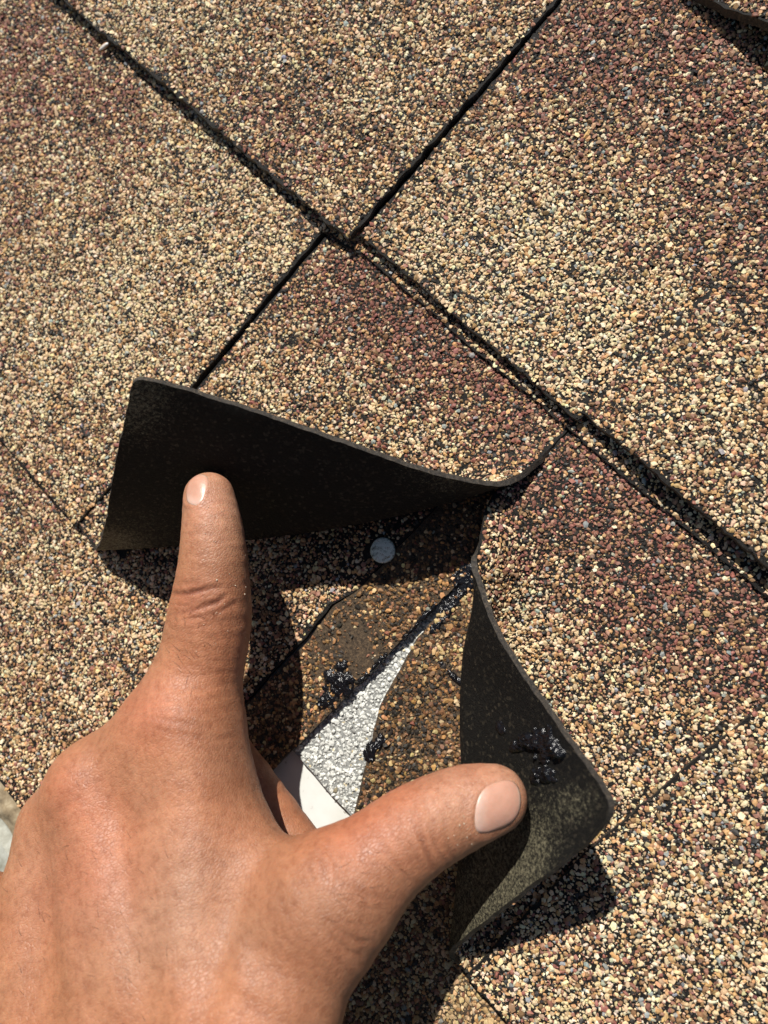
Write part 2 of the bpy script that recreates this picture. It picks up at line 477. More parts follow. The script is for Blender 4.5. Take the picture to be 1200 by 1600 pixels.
def granules(parent, poly, f, base=W_MIX, maroon=(), cream=(), brown=(), bare=(), sp=1.15, rmin=0.43, rmax=0.98,
             seed=0, tint=(1, 1, 1), cull=True, margin=0.35, fine=True, lift=0.0, keep=1.0, white=False):
    r_ = np.random.default_rng(seed + 100)
    poly = np.array(poly, float)
    x0, y0 = poly.min(0); x1, y1 = poly.max(0)
    allV = []; allF = []; allC = []; base_i = 0
    for layer in (0, 1):
        if layer == 1 and not fine: break
        s = sp if layer == 0 else sp * 0.86
        gx, gy = np.meshgrid(np.arange(x0, x1, s), np.arange(y0, y1, s * 0.866))
        gx[1::2] += s * 0.5
        g = np.c_[gx.ravel(), gy.ravel()]
        g += r_.uniform(-0.44, 0.44, g.shape) * s
        if cull:
            pp = proj(np.c_[g, np.zeros(len(g))])
            mg = 48
            g = g[(pp[:, 0] > -mg) & (pp[:, 0] < 1200 + mg) & (pp[:, 1] > -mg) & (pp[:, 1] < 1600 + mg)]
        g = g[inside(poly, g)]
        g = g[edge_dist(poly, g) > margin + r_.uniform(-0.25, 0.9, len(g)) ** 2 * 1.2]
        # patches where stones are thin on the ground
        hn = hash_noise(g[:, 0], g[:, 1], 7, seed) * 0.5 + hash_noise(g[:, 0], g[:, 1], 2.6, seed + 3) * 0.5
        pk = keep * (1.02 - 0.8 * np.clip(0.33 - hn, 0, 1) / 0.33) - np.clip(blob_field(g, bare), 0, 0.97)
        g = g[r_.random(len(g)) < pk]
        if not len(g): continue
        n = len(g)
        p, nr = frame_of(f, g)
        if layer == 0:
            rad = rmin + (rmax - rmin) * r_.random(n) ** 1.7
        else:
            rad = r_.uniform(0.28, 0.56, n)
        # pigment
        mw = np.clip(blob_field(g, maroon), 0, 1)[:, None]; cw = np.clip(blob_field(g, cream), 0, 1)[:, None]
        bw = np.clip(blob_field(g, brown), 0, 1)[:, None]
        W = base[None] * (1 - cw) + W_CREAM[None] * cw
        W = W * (1 - bw) + W_BROWN[None] * bw
        W = W * (1 - mw) + W_MAROON[None] * mw
        cl = (hash_noise(g[:, 0], g[:, 1], 3.4, seed + 21) * .6 + hash_noise(g[:, 0], g[:, 1], 11, seed + 22) * .4 - .5)[:, None]
        W = W.copy(); W[:, 0:2] *= np.exp(1.7 * cl); W[:, 6:7] *= np.exp(-2.4 * cl); W[:, 3:6] *= np.exp(-1.0 * cl)
        if layer == 1:
            W[:, 6] += 0.09; W[:, 3] += 0.10
        W = W / W.sum(1)[:, None]
        cs = W.cumsum(1); k = (r_.random(n)[:, None] > cs).sum(1).clip(0, len(PAL) - 1)
        col = PAL[k] * (1 + r_.normal(0, 0.13, n))[:, None] * (1 + r_.normal(0, 0.05, (n, 3)))
        if white:
            col = np.array([0.70, 0.72, 0.69]) * (1 + r_.normal(0, 0.09, n))[:, None]
            wy = r_.random(n) < 0.03; col[wy] *= [1, .85, .6]
            dk = r_.random(n) < 0.02; col[dk] *= .4
        col = np.clip(col * np.array(tint), 0.008, 0.85)
        # mesh
        TV, TF = (ICO_V, ICO_F) if layer == 0 else (OCT_V, OCT_F)
        nt_ = 24
        temps = TV[None] * (1 + r_.uniform(-0.38, 0.2, (nt_, len(TV), 1))) + r_.normal(0, 0.06, (nt_, len(TV), 3))
        T = temps[r_.integers(0, nt_, n)]
        sc = np.stack([r_.uniform(0.82, 1.4, n), r_.uniform(0.72, 1.08, n), r_.uniform(0.5, 0.85, n)], 1) * rad[:, None]
        T = T * sc[:, None, :]
        # random tumble then align with the sheet normal
        tl = r_.normal(0, 0.28, (n, 2)); an = r_.uniform(0, 2 * math.pi, n)
        ca, sa = np.cos(an), np.sin(an)
        X = T[..., 0] * ca[:, None] - T[..., 1] * sa[:, None]; Y = T[..., 0] * sa[:, None] + T[..., 1] * ca[:, None]
        Z = T[..., 2] + X * tl[:, :1] + Y * tl[:, 1:]
        a1 = np.cross(nr, np.array([0.0, 1.0, 0.0])[None]); bad = np.linalg.norm(a1, axis=1) < 0.1
        a1[bad] = np.cross(nr[bad], np.array([1.0, 0, 0])[None]); a1 /= np.linalg.norm(a1, axis=1)[:, None]
        a2 = np.cross(nr, a1)
        off = lift + (r_.uniform(-0.1, 0.36, n) * rad if layer == 0 else r_.uniform(-0.05, 0.2, n))
        V = (p + nr * off[:, None])[:, None] + X[..., None] * a1[:, None] + Y[..., None] * a2[:, None] + Z[..., None] * nr[:, None]
        m = len(TV)
        F = TF[None] + (np.arange(n) * m)[:, None, None] + base_i
        if layer == 1 or True:
            pass
        allV.append(V.reshape(-1, 3)); allF.append(F.reshape(-1, 3)); allC.append(np.repeat(col, m, 0)); base_i += n * m
    if not allV: return None
    V = np.vstack(allV); F = np.vstack(allF); C = np.vstack(allC)
    TOTAL[0] += len(F)
    o = mesh_obj('granules', V, F, M_GRAN, parent, False, None, {'pigment': ('FLOAT_COLOR', C)})
    o['kind'] = 'stuff'
    return o

def flat(fn):
    def f(xy):
        xy = np.asarray(xy, float)
        z = fn(xy[:, 0], xy[:, 1])
        return np.c_[xy, z + np.zeros(len(xy))]
    return f

def warp(x, y, a=0.35, s=26, seed=0):
    return a * (hash_noise(x, y, s, seed) - 0.5) * 2

TOPMATS = [M_ASPH, M_BACK, M_EDGE]

# ---------------------------------------------------------------- setting: deck, wall, ground
roof = empty('roof', (0, 0, 0))
# the empty sits at the roof frame's origin, so children keep roof coordinates
tag(roof, 'sunlit asphalt shingle roof slope in mottled tan, brown and maroon stone granules', kind='structure')

def boxv(x0, x1, y0, y1, z0, z1):
    V = [(x, y, z) for z in (z0, z1) for y in (y0, y1) for x in (x0, x1)]
    F = np.array([(0, 2, 3, 1), (4, 5, 7, 6), (0, 1, 5, 4), (2, 6, 7, 3), (0, 4, 6, 2), (1, 3, 7, 5)])
    return V, F
V, F = boxv(-900, 900, -158, 1400, -26, -12.2)
mesh_obj('roof_deck', V, F, M_PLY, roof)

# ---------------------------------------------------------------- height functions (mm)
zc2 = lambda x, y: 3.0 * (61 - y) / 140 + warp(x, y, 0.3, 30, 2)
zc3 = lambda x, y: np.where(y > -80, -3.0 * (y + 80) / 140, 2.4 * (-80 - y) / 86) + warp(x, y, 0.3, 22, 3)
zc1 = lambda x, y: 3.4 * (180 - y) / 119 + warp(x, y, 0.35, 30, 4)
zc0 = lambda x, y: 5.0 + 0.0 * y + warp(x, y, 0.5, 20, 5)

# course 3 --------------------------------------------------------------
XL, XR = -340, 330
c3a = [(XL, -166), (7.4, -166), (8.6, -84), (8.4, -62), (8.9, -48), (7.6, -34), (10.8, -24), (11.5, 40), (XL, 40)]
f3 = flat(zc3)
s = sheet('shingle', c3a, f3, 2.6, 9, roof, TOPMATS, 0.5, 31, bstep=3, dust=lambda q: np.zeros(len(q)))
vis = [(-175, -166), (7.4, -166), (8.6, -84), (8.2, -62), (8.6, -48), (7.4, -34), (10.7, -24), (11.4, 14), (-60, 14), (-60, -76), (-175, -76)]
granules(s, vis, f3, W_MIX, maroon=[(40, 760, 70, .35), (130, 1000, 60, .2)], cream=[(120, 950, 150, .5)], brown=[(420, 960, 90, .6), (440, 1100, 90, .6)], seed=1, bare=[(560, 870, 60, .45), (480, 850, 50, .3), (640, 820, 60, .5)])
# piece between the crack and the gap, worn and dusty
c3b = [(9.6, -166), (29.4, -166), (30.6, -84), (31.4, -62), (32.2, -22), (33.0, 3), (34.2, 14), (34.2, 40), (11.6, 40), (10.9, -24), (8.3, -34), (10.0, -48), (9.3, -62), (9.7, -84)]
f3b = flat(lambda x, y: zc3(x, y) - 0.5 * np.clip((-22 - y) / 8, 0, 1))
DUSTM = [M_DUSTY, M_BACK, M_EDGE]
s3b = sheet('shingle', c3b, f3b, 2.4, 5, roof, DUSTM, 0.3, 32, bstep=1.5, dust=lambda q: np.zeros(len(q)), label='worn dusty brown piece of the lower shingle')
granules(s3b, c3b, f3b, W_BROWN, seed=2, keep=0.95, tint=(.86, .80, .68), bare=[(550, 985, 48, .72), (570, 1035, 36, .72), (500, 1010, 26, .5), (610, 860, 45, .45), (690, 800, 60, .5), (540, 870, 50, .35)])
# leaf: the bent right-hand piece
def leaf_z(x, y):
    e = np.interp(-y, [-4, 22, 34, 44, 56, 74, 100, 130], [34, 35.2, 38.8, 41.6, 48.6, 59.6, 62.5, 62.5])
    d = np.clip(x - e, 0, 40)
    l = np.interp(-y, [0, 20, 44, 60, 80, 120, 166], [0, 0.8, 4.2, 5.8, 6.4, 3.0, 0.4])
    return zc3(x, y) + l * np.exp(-(d / 16) ** 2)
f3c = flat(leaf_z)
c3c = [(34.2, 4), (35.4, -22), (38.8, -33.5), (41.6, -43.9), (44.8, -49.5), (48.6, -55.7), (53.6, -64), (59.6, -74.2), (62, -84), (62.5, -110), (63, -166), (XR, -166), (XR, 40), (34.6, 40), (34.6, 14)]
s3c = sheet('shingle', c3c, f3c, 2.4, 6, roof, DUSTM, 0.5, 33, bstep=1.5, dust=lambda q: np.zeros(len(q)), label='curling brown weathered piece of the lower shingle')
visc = [(34.2, 4), (35.4, -22), (38.8, -33.5), (41.6, -43.9), (44.8, -49.5), (48.6, -55.7), (53.6, -64), (59.6, -74.2), (62, -84), (62.5, -110), (63, -150), (190, -150), (190, -70), (100, -66), (86, 12), (34.6, 12)]
granules(s3c, visc, f3c, W_MIX, seed=3, tint=(.68, .62, .52), brown=[(650, 1100, 70, 1.), (640, 1180, 70, 1.), (690, 1060, 40, .8), (600, 1230, 50, .9), (700, 1180, 50, .9)],
         bare=[(712, 1060, 14, .8), (598, 1150, 12, .6), (725, 1085, 10, .6), (745, 880, 26, .7)], cream=[(720, 1560, 90, .7)])

# white starter strip and metal edge below the gap
st = [(-60, -78.0), (120, -78.4), (120, 30), (-60, 30)]
fst = flat(lambda x, y: zc3(x, y) - 3.6)
ss = sheet('starter_strip', st, fst, 1.8, 8, roof, [M_GREY, M_BACK, M_EDGE], 0.3, 34, bstep=2, dust=lambda q: np.zeros(len(q)), label='white granule starter strip seen through the gap')
granules(ss, [(27, -78.0), (66, -78.4), (66, 12), (27, 12)], fst, seed=4, white=True, sp=1.32, rmin=.5, rmax=1.05, keep=1.3, margin=0.1)

# course 2 --------------------------------------------------------------
c2L = [(XL, -80.6), (-79.6, -80.4), (-81.3, -14), (-82.2, 56), (-82.2, 84), (XL, 84)]
f2L = flat(lambda x, y: zc2(x, y) + 0.9)
s = sheet('shingle', c2L, f2L, 2.8, 9, roof, TOPMATS, 0.9, 21, bstep=2, dust=lambda q: np.zeros(len(q)))
granules(s, [(XL, -80.6), (-79.6, -80.4), (-81.3, -14), (-82.2, 56), (-82.2, 58), (XL, 58)], f2L, W_MIX, maroon=[(40, 70, 120, .85), (150, 150, 90, .7), (30, 190, 90, .5), (200, 200, 60, .4), (40, 320, 100, .25)],
         cream=[(330, 330, 170, .8), (200, 480, 170, .8), (400, 430, 120, .8), (100, 560, 150, .6)], seed=5)

# lifted tab 1: bent along a diagonal
def bend(q, p, side):
    a = np.array(p[0:2]); b = np.array(p[2:4]); L = np.linalg.norm(b - a); u = (b - a) / L
    n = np.array([-u[1], u[0]]) * side
    s_ = (q - a) @ u; d = (q - a) @ n
    lo = -.3 if len(p) < 9 else -.5
    t = np.clip(s_ / L, lo, 1.3)
    k8, k9, k10 = (p[8], p[9], p[10]) if len(p) > 8 else (0, 0, 0)
    q4 = 4 * t * (1 - t)
    d = d - k10 * q4
    R = np.maximum(p[4] + (p[5] - p[4]) * t + k8 * q4, 3); th = np.radians(p[6] + (p[7] - p[6]) * t + k9 * q4)
    al = np.minimum(np.clip(d / R, 0, None), th); rem = np.maximum(d - R * th, 0)
    dd = np.where(d > 0, R * np.sin(al) + rem * np.cos(th), d)
    z = np.where(d > 0, R * (1 - np.cos(al)) + rem * np.sin(th), 0)
    return a + s_[:, None] * u + (dd + k10 * q4)[:, None] * n, z
BDIR = np.array([0.45, 0.16, 0.88])
P1 = [22.35, 53.53, -83.37, -82.07, 10.49, 8.5, 104.55, 92.11, -5.79, 32.35, 12.05]
P2 = [22.88, 17.29, 121.64, -79.44, 3.7, 11.4, 113.84, 113.31, -5.56, 20.36, 1.0]
def f_tab1(xy):
    q, z = bend(np.asarray(xy, float), P1, 1)
    xy = np.asarray(xy, float)
    wob = 0.7 * (hash_noise(xy[:, 0], xy[:, 1], 28, 8) - 0.5) * np.clip(z / 10, 0, 1)
    o = np.c_[q + wob[:, None], z + zc2(q[:, 0], q[:, 1]) * np.clip(1 - z / 12, 0, 1)]
    # the free edge arches outwards between its two ends
    v = np.clip((60 - xy[:, 1]) / 140, 0, 1); w = np.clip((xy[:, 0] + 55) / 80, 0, 1)
    bl = np.interp(v, [0, .07, .14, .25, .4, .57, .78, 1], [0, 1.6, 3.2, 6.0, 10, 12.5, 11.5, 10]) * w * w * (3 - 2 * w) * np.clip(z / 3 + (xy[:, 0] > 10) * 0.25, 0, 1)
    return o + bl[:, None] * BDIR
tab1 = [(-80.2, -80), (25, -80), (25.6, -20), (25.2, 30), (25.4, 58), (26, 84), (-81.0, 84), (-80.6, 56), (-79.9, -14)]
tab1r = rounded(tab1, 1, 3.0)
def dust1(q):
    d = np.zeros(len(q))
    for (x, y, r, a) in ((24, -79, 14, .62), (10, -79, 12, .4), (-70, -78, 20, .85), (-74, -60, 14, .5), (-50, -80, 14, .5), (-30, -78, 30, .30), (26, -40, 12, .25), (25, 0, 12, .45), (-38, -52, 22, .22), (24, 12, 8, .4)):
        d += a * np.exp(-((q[:, 0] - x) ** 2 + (q[:, 1] - y) ** 2) / (r * r))
    return np.clip(d, 0, 0.85)
s = sheet('shingle', tab1r, f_tab1, 1.7, 2.2, roof, TOPMATS, 0.5, 22, bstep=1.1, dust=dust1, label='tab folded up to show its black underside behind the index finger')
granules(s, rounded([(-80.2, -80), (25, -80), (25.6, -20), (25.2, 30), (25.4, 61), (-80.8, 61), (-80.6, 56), (-79.9, -14)], 1, 3.0), f_tab1, W_MIX, maroon=[(575, 430, 85, .85), (700, 530, 100, 1.), (810, 640, 90, 1.), (620, 510, 90, .7), (480, 470, 70, .4)],
         cream=[(430, 600, 100, .7), (600, 690, 80, .7), (740, 700, 60, .4)], seed=6, margin=0.55)

# lifted tab 2
# the curl of the free edge: material Y -> extra offset of the edge, fading into the sheet
CY = [-80, -58, -40, -28, -16, -7, 3, 12, 21, 29, 38, 48, 60]
CD = np.array([(0, 0, 0), (8, -.8, 3.4), (11.6, -1.4, 5.7), (12, -1.9, 8), (12.4, -2.3, 10.4), (11.6, -1.2, 11.6), (9.9, 2.0, 13.2), (5.0, 2.6, 13.4),
               (-1.6, .8, 9), (-4.6, -1, 5), (-3.6, -.9, 2), (-2, 0, .6), (0, 0, 0)])
def f_tab2(xy):
    xy = np.asarray(xy, float)
    q, z = bend(xy, P2, -1)
    wob = 0.8 * (hash_noise(xy[:, 0], xy[:, 1], 24, 9) - 0.5) * np.clip(z / 10, 0, 1)
    o = np.c_[q + wob[:, None], z + zc2(q[:, 0], q[:, 1]) * np.clip(1 - z / 12, 0, 1)]
    d = sum(np.stack([np.interp(xy[:, 1] + s_, CY, CD[:, k]) for k in range(3)], 1) * w_ for s_, w_ in ((-8, .1), (-4, .25), (0, .3), (4, .25), (8, .1)))
    return o + d * np.exp(-(np.clip(xy[:, 0] - 27, 0, 99) / 17) ** 2)[:, None]
tab2 = [(27.0, -80), (107, -80), (200, -80.5), (200, 84), (27, 84), (26.8, 30)]
tab2r = rounded(tab2, 0, 6.0)
def dust2(q):
    d = np.zeros(len(q))
    for (x, y, r, a) in ((37, -68, 9, .45), (30, -74, 8, .3), (60, -74, 13, .58), (72, -74, 12, .66), (84, -76, 12, .72), (95, -77, 11, .66), (80, -64, 14, .40), (50, -66, 16, .35), (60, -40, 20, .2), (28, -30, 9, .35), (28, 0, 9, .4)):
        d += a * np.exp(-((q[:, 0] - x) ** 2 + (q[:, 1] - y) ** 2) / (r * r))
    return np.clip(d * 0.85, 0, 0.75)
s2 = sheet('shingle', tab2r, f_tab2, 1.8, 2.2, roof, TOPMATS, 0.5, 23, bstep=1.1, dust=dust2, label='tab bent back to show its sandy underside under the thumb')
granules(s2, rounded([(27.0, -80), (107, -80), (114.5, -80.2), (113.2, -30), (117.9, 36), (117, 62.5), (27, 62.5), (26.8, 30)], 0, 6.0), f_tab2, W_MIX, maroon=[(900, 710, 80, .9), (960, 810, 90, .9), (1070, 920, 100, .85), (1170, 1000, 90, .7), (800, 850, 70, .5), (1000, 960, 90, .5), (860, 780, 60, .5), (1190, 1080, 60, .4)],
         cream=[(850, 960, 60, .6), (950, 1130, 90, .6), (1050, 1180, 70, .4)], seed=7, margin=0.55)
# raised tooth at the lower right
c2R = [(113, -80.2), (XR, -80.5), (XR, 84), (115.5, 84), (116.5, 36), (111.8, -30)]
f2R = flat(lambda x, y: zc2(x, y) + 1.9)
s = sheet('shingle', c2R, f2R, 2.0, 9, roof, TOPMATS, 0.7, 24, bstep=2, dust=lambda q: np.zeros(len(q)))
granules(s, [(113, -80.2), (200, -80.5), (200, 65), (115.8, 65), (116.5, 36), (111.8, -30)], f2R, W_COLOR, maroon=[(1190, 1200, 60, .25)], seed=8,
         bare=[(970, 1370, 10, .5), (1000, 1290, 8, .4)])

# course 1 --------------------------------------------------------------
# the under-lamina that peeps out below the courses
cu = [(XL, 54.2), (-84, 54.4), (-62, 57.6), (26, 57.4), (XR, 57.6), (XR, 92), (XL, 92)]
fu = flat(lambda x, y: 1.5 + zc2(x, y) * 0.5 + 0.0 * y)
s = sheet('shingle', cu, fu, 1.5, 9, roof, TOPMATS, 0.9, 11, bstep=1.5, dust=lambda q: np.zeros(len(q)))
granules(s, [(-260, 54.2), (-84, 54.4), (-62, 57.6), (26, 57.4), (190, 57.6), (190, 66), (-260, 66)], fu, W_MIX, seed=9, keep=0.9, margin=0.25)
c1L = [(XL, 57.2), (-69.8, 57.6), (-70.2, 62.0), (-70.0, 180), (-69.5, 205), (XL, 205)]
f1L = flat(lambda x, y: zc1(x, y) + 2.6)
s = sheet('shingle', c1L, f1L, 2.4, 9, roof, TOPMATS, 1.2, 12, bstep=1.5, dust=lambda q: np.zeros(len(q)))
granules(s, c1L, f1L, W_MIX, maroon=[(330, 190, 80, .35), (480, 220, 100, .35), (420, 300, 80, .3)], cream=[(230, 50, 110, .8), (330, 60, 90, .7), (600, 120, 120, .4)], seed=10)
c1M = [(-68.4, 61.2), (26.4, 60.6), (29.5, 112), (32, 205), (-68.8, 205), (-68.8, 160)]
f1M = flat(lambda x, y: zc1(x, y) + 1.4)
s = sheet('shingle', c1M, f1M, 2.2, 8, roof, TOPMATS, 0.8, 13, bstep=1.5, dust=lambda q: np.zeros(len(q)))
M1 = [(1030, 60, 160, .8), (930, 40, 110, .6), (1150, 200, 120, .6), (1120, 330, 100, .35), (850, 150, 80, .25), (1190, 420, 80, .3)]
C1 = [(680, 420, 120, .9), (800, 500, 120, .9), (900, 580, 100, .9), (820, 330, 120, .6), (960, 430, 90, .5)]
granules(s, c1M, f1M, W_MIX, maroon=M1, cream=C1, seed=11, bare=[(1040, 530, 14, .55), (990, 580, 12, .4), (690, 430, 9, .5)])
c1R = [(25.4, 62.8), (XR, 62.6), (XR, 205), (31, 205), (28.6, 112)]
f1R = flat(lambda x, y: zc1(x, y) + 1.6 + 3.2 * np.clip((x - 24) / 26, 0, 1) * np.clip((150 - y) / 80, 0.25, 1))
s = sheet('shingle', c1R, f1R, 2.8, 8, roof, TOPMATS, 0.8, 14, bstep=1.5, dust=lambda q: np.zeros(len(q)))
granules(s, c1R, f1R, W_MIX, maroon=M1, cream=[(1000, 640, 60, .3), (1100, 650, 80, .35), (1180, 800, 80, .6)], seed=12, bare=[(1000, 560, 12, .5), (940, 620, 10, .5)])

# course 0 (upper right corner, lifting a little)
c0 = [(XL, 178.4), (-45, 178.6), (-20, 178.0), (XR, 178.0), (XR, 330), (XL, 330)]
f0 = flat(lambda x, y: 4.6 + 7.5 * np.exp(-((x + 0) / 26) ** 2) * np.clip((230 - y) / 50, 0, 1) + warp(x, y, 0.5, 20, 5))
s = sheet('shingle', c0, f0, 3.0, 7, roof, TOPMATS, 1.2, 15, bstep=2, dust=lambda q: np.full(len(q), .2))
granules(s, [(-80, 178.4), (-45, 178.6), (-20, 178.0), (60, 178.0), (60, 230), (-80, 230)], f0, W_MIX, maroon=[(1150, 0, 100, .4)], seed=13)
print('granule tris', TOTAL[0])

# ---------------------------------------------------------------- lumps of black sealant
def tar(parent, f, spots, seed, side=1, thick=0.0):
    Vs = []; Fs = []; b0 = 0
    for (x, y, sx, sy, hgt) in spots:
        st_ = 0.28; nx = int(2.6 * sx / st_) + 1; ny = int(2.6 * sy / st_) + 1
        gx, gy = np.meshgrid(np.linspace(-1.3, 1.3, nx), np.linspace(-1.3, 1.3, ny), indexing='ij')
        X = x + gx * sx; Y = y + gy * sy
        n1 = hash_noise(X, Y, 3.0, seed); n2 = hash_noise(X + .6 * Y, Y * .6, 1.1, seed + 1); n3 = hash_noise(X, Y, .5, seed + 2)
        m = 1.0 - np.hypot(gx, gy) + 1.3 * (n1 - 0.5) + 0.8 * (n2 - .5)
        ridge = (1 - np.abs(2 * n2 - 1)) * 0.8 + (1 - np.abs(2 * n3 - 1)) * 0.6 + n1 * 0.6
        h = np.where(m > 0, np.sqrt(np.clip(m, 0, 1)) * hgt * ridge, -0.4)
        q = np.c_[X.ravel(), Y.ravel()]; p, nr = frame_of(f, q)
        V = p + nr * side * (thick + 0.1 + h.ravel())[:, None] + np.c_[n3.ravel() - .5, n2.ravel() - .5, 0 * n3.ravel()] * 0.5
        ii = np.arange((nx - 1) * (ny - 1)); r0 = ii // (ny - 1) * ny + ii % (ny - 1)
        Fq = np.stack([r0, r0 + ny, r0 + ny + 1, r0 + 1], 1)
        keep = (m.ravel()[Fq] > -0.12).any(1)
        Fs.append(Fq[keep] + b0); Vs.append(V); b0 += len(V)
    return mesh_obj('sealant_blob', np.vstack(Vs), np.vstack(Fs), M_TAR, parent, True)
tar(s2, f_tab2, [(36, -50, 6.0, 5.5, 1.7), (39.5, -57, 3.5, 2.8, 1.1), (32.5, -44, 3.4, 2.6, 1.0), (45, -47, 2.6, 2.0, .5), (46, -58, 1.6, 1.5, .5), (47, -40, 1.4, 2.0, .4)], 1, -1, 1.8)
tar(s3b, f3b, [(26.6, -50.5, 4.4, 4.0, .9), (29.0, -57.5, 2.6, 4.0, .7), (23.4, -46, 2.0, 2.2, .8), (31.5, -38, .7, 7, .5), (32.2, -18, .7, 9, .5), (33, 3, 2.4, 7, .5)], 2)
tar(s3c, f3c, [(49.6, -54.0, 2.2, 4.2, .8), (51, -21.8, 5.5, .9, .4), (36, -2, 1.7, 7, .5), (37.2, -15, 1.0, 5, .4)], 3)

# ---------------------------------------------------------------- nail
pn = P(598, 860, -0.4)
def lathe(prof, n, c, wob=0.0):
    V = []; F = []
    for i, (r, z) in enumerate(prof):
        for k in range(n):
            a = 2 * math.pi * k / n; rr = r * (1 + wob * math.sin(3 * a + 1) + wob * 0.6 * math.sin(5 * a))
            V.append((c[0] + rr * math.cos(a), c[1] + rr * math.sin(a), c[2] + z))
    m = len(prof)
    for i in range(m - 1):
        for k in range(n):
            F.append((i * n + k, i * n + (k + 1) % n, (i + 1) * n + (k + 1) % n, (i + 1) * n + k))
    V.append((c[0], c[1], c[2] + prof[0][1])); V.append((c[0], c[1], c[2] + prof[-1][1]))
    for k in range(n):
        F.append((len(V) - 2, (k + 1) % n, k)); F.append((len(V) - 1, (m - 1) * n + k, (m - 1) * n + (k + 1) % n))
    return V, F
nail = empty('roofing_nail', tuple(pn))
tag(nail, 'flat galvanised roofing nail head in the shaded lower shingle below the folded tab', 'nail')
zt = float(zc3(np.array([pn[0]]), np.array([pn[1]]))[0]) - pn[2]
V, F = lathe([(3.9, zt + .5), (4.15, zt + .7), (4.15, zt + 1.15), (4.0, zt + 1.42), (3.6, zt + 1.55), (2.0, zt + 1.5), (0.6, zt + 1.6)], 40, (0, 0, 0), 0.012)
mesh_obj('head', V, F, M_ZINC, nail, True)
V, F = lathe([(0.2, zt - 22), (1.4, zt - 19), (1.4, zt + .5)], 16, (0, 0, 0))
mesh_obj('shank', V, F, M_ZINC, nail, True)

# ---------------------------------------------------------------- drip edge and gutter
def strip(prof, x0, x1, th):
    """extrude a YZ profile along X with thickness"""
    pr = np.array(prof, float); V = []; F = []
    n = len(pr); nrm = np.zeros_like(pr)
    for i in range(n):
        a = pr[max(i - 1, 0)]; b = pr[min(i + 1, n - 1)]; d = b - a; d /= np.linalg.norm(d); nrm[i] = (-d[1], d[0])
    for x in (x0, x1):
        for i in range(n): V.append((x, *pr[i]))
        for i in range(n): V.append((x, *(pr[i] - nrm[i] * th)))
    m = 2 * n
    for i in range(n - 1):
        F += [(i, i + 1, m + i + 1, m + i), (n + i, m + n + i, m + n + i + 1, n + i + 1), (i, n + i, n + i + 1, i + 1), (m + i, m + i + 1, m + n + i + 1, m + n + i)]
    F += [(0, m, m + n, n), (n - 1, 2 * n - 1, m + 2 * n - 1, m + n - 1)]
    return V, F
de = empty('drip_edge', (0, -120, -7))
tag(de, 'white painted metal drip edge showing between the index finger and the thumb', 'drip edge')
V, F = strip([(-44, -2.4), (-44.6, -2.2), (54, 0.6), (54, 0.6)][1:3] if False else [(52, 0.6), (20, -0.6), (-44, -2.4), (-46, -3.6), (-46.4, -24)], -700, 700, 0.6)
mesh_obj('flange', V, F, M_WHITE, de)
gu = empty('gutter', (0, -190, -16))
M_GUT = simple('dirty_white_enamel', [(0.3, (0.22, 0.21, 0.16)), (0.6, (0.50, 0.51, 0.45))], 120, 0.5, 0.0004)
tag(gu, 'white gutter with dried tan silt along the eave at the lower left edge', 'gutter')
V, F = strip([(19, 2), (18.6, -30), (-2, -32), (-3, -1.5), (-5, 2), (-22, 2.8), (-26, -1), (-27, -60)], -700, 700, 0.8)
mesh_obj('trough', V, F, M_GUT, gu)
gx, gy = np.meshgrid(np.arange(-120, 40, 1.5), np.linspace(-1.0, 23.0, 18))
gz = 1.5 + 2.5 * hash_noise(gx, gy, 6, 40) + 1.2 * hash_noise(gx, gy, 2.2, 41) - 3.0 * np.clip((5 - gy) / 6, 0, 1)
n0, n1 = gx.shape
ii = np.arange((n0 - 1) * (n1 - 1)); r0 = ii // (n1 - 1) * n1 + ii % (n1 - 1)
Fg = np.stack([r0, r0 + 1, r0 + n1 + 1, r0 + n1], 1)
sd = mesh_obj('dried_silt', np.stack([gx.ravel(), gy.ravel(), gz.ravel()], 1), Fg, M_SILT, gu, True); sd['kind'] = 'stuff'

# ---------------------------------------------------------------- husk by the seam
ph = P(163, 73, 3.4)
hk = empty('seed_husk', tuple(ph))
tag(hk, 'tiny brown and white seed husk on the maroon granules by the upper left seam', 'seed')
dirv = P(178, 64, 3.4) - P(152, 84, 3.4); dirv /= np.linalg.norm(dirv); upv = np.array([0, 0, 1.0]); sdv = np.cross(upv, dirv)
def spindle(a, b, c_, off, cut=None):
    V = []; F = []; nu, nv = 14, 16
    for i in range(nu + 1):
        t = i / nu; w = math.sin(math.pi * t) ** 0.62 * (0.86 + 0.28 * t)
        for k in range(nv):
            an = 2 * math.pi * k / nv
            q = dirv * (t - .5) * 2 * a + sdv * (math.cos(an) * b * w + off[0]) + upv * (math.sin(an) * c_ * w + off[1])
            V.append(q)
    for i in range(nu):
        for k in range(nv):
            F.append((i * nv + k, i * nv + (k + 1) % nv, (i + 1) * nv + (k + 1) % nv, (i + 1) * nv + k))
    return V, F
V, F = spindle(3.3, 1.15, 0.9, (0, 0)); mesh_obj('shell', V, F, M_HUSK, hk, True)
V, F = spindle(2.5, 0.75, 0.62, (-0.32, 0.42)); mesh_obj('kernel', V, F, M_KERN, hk, True)

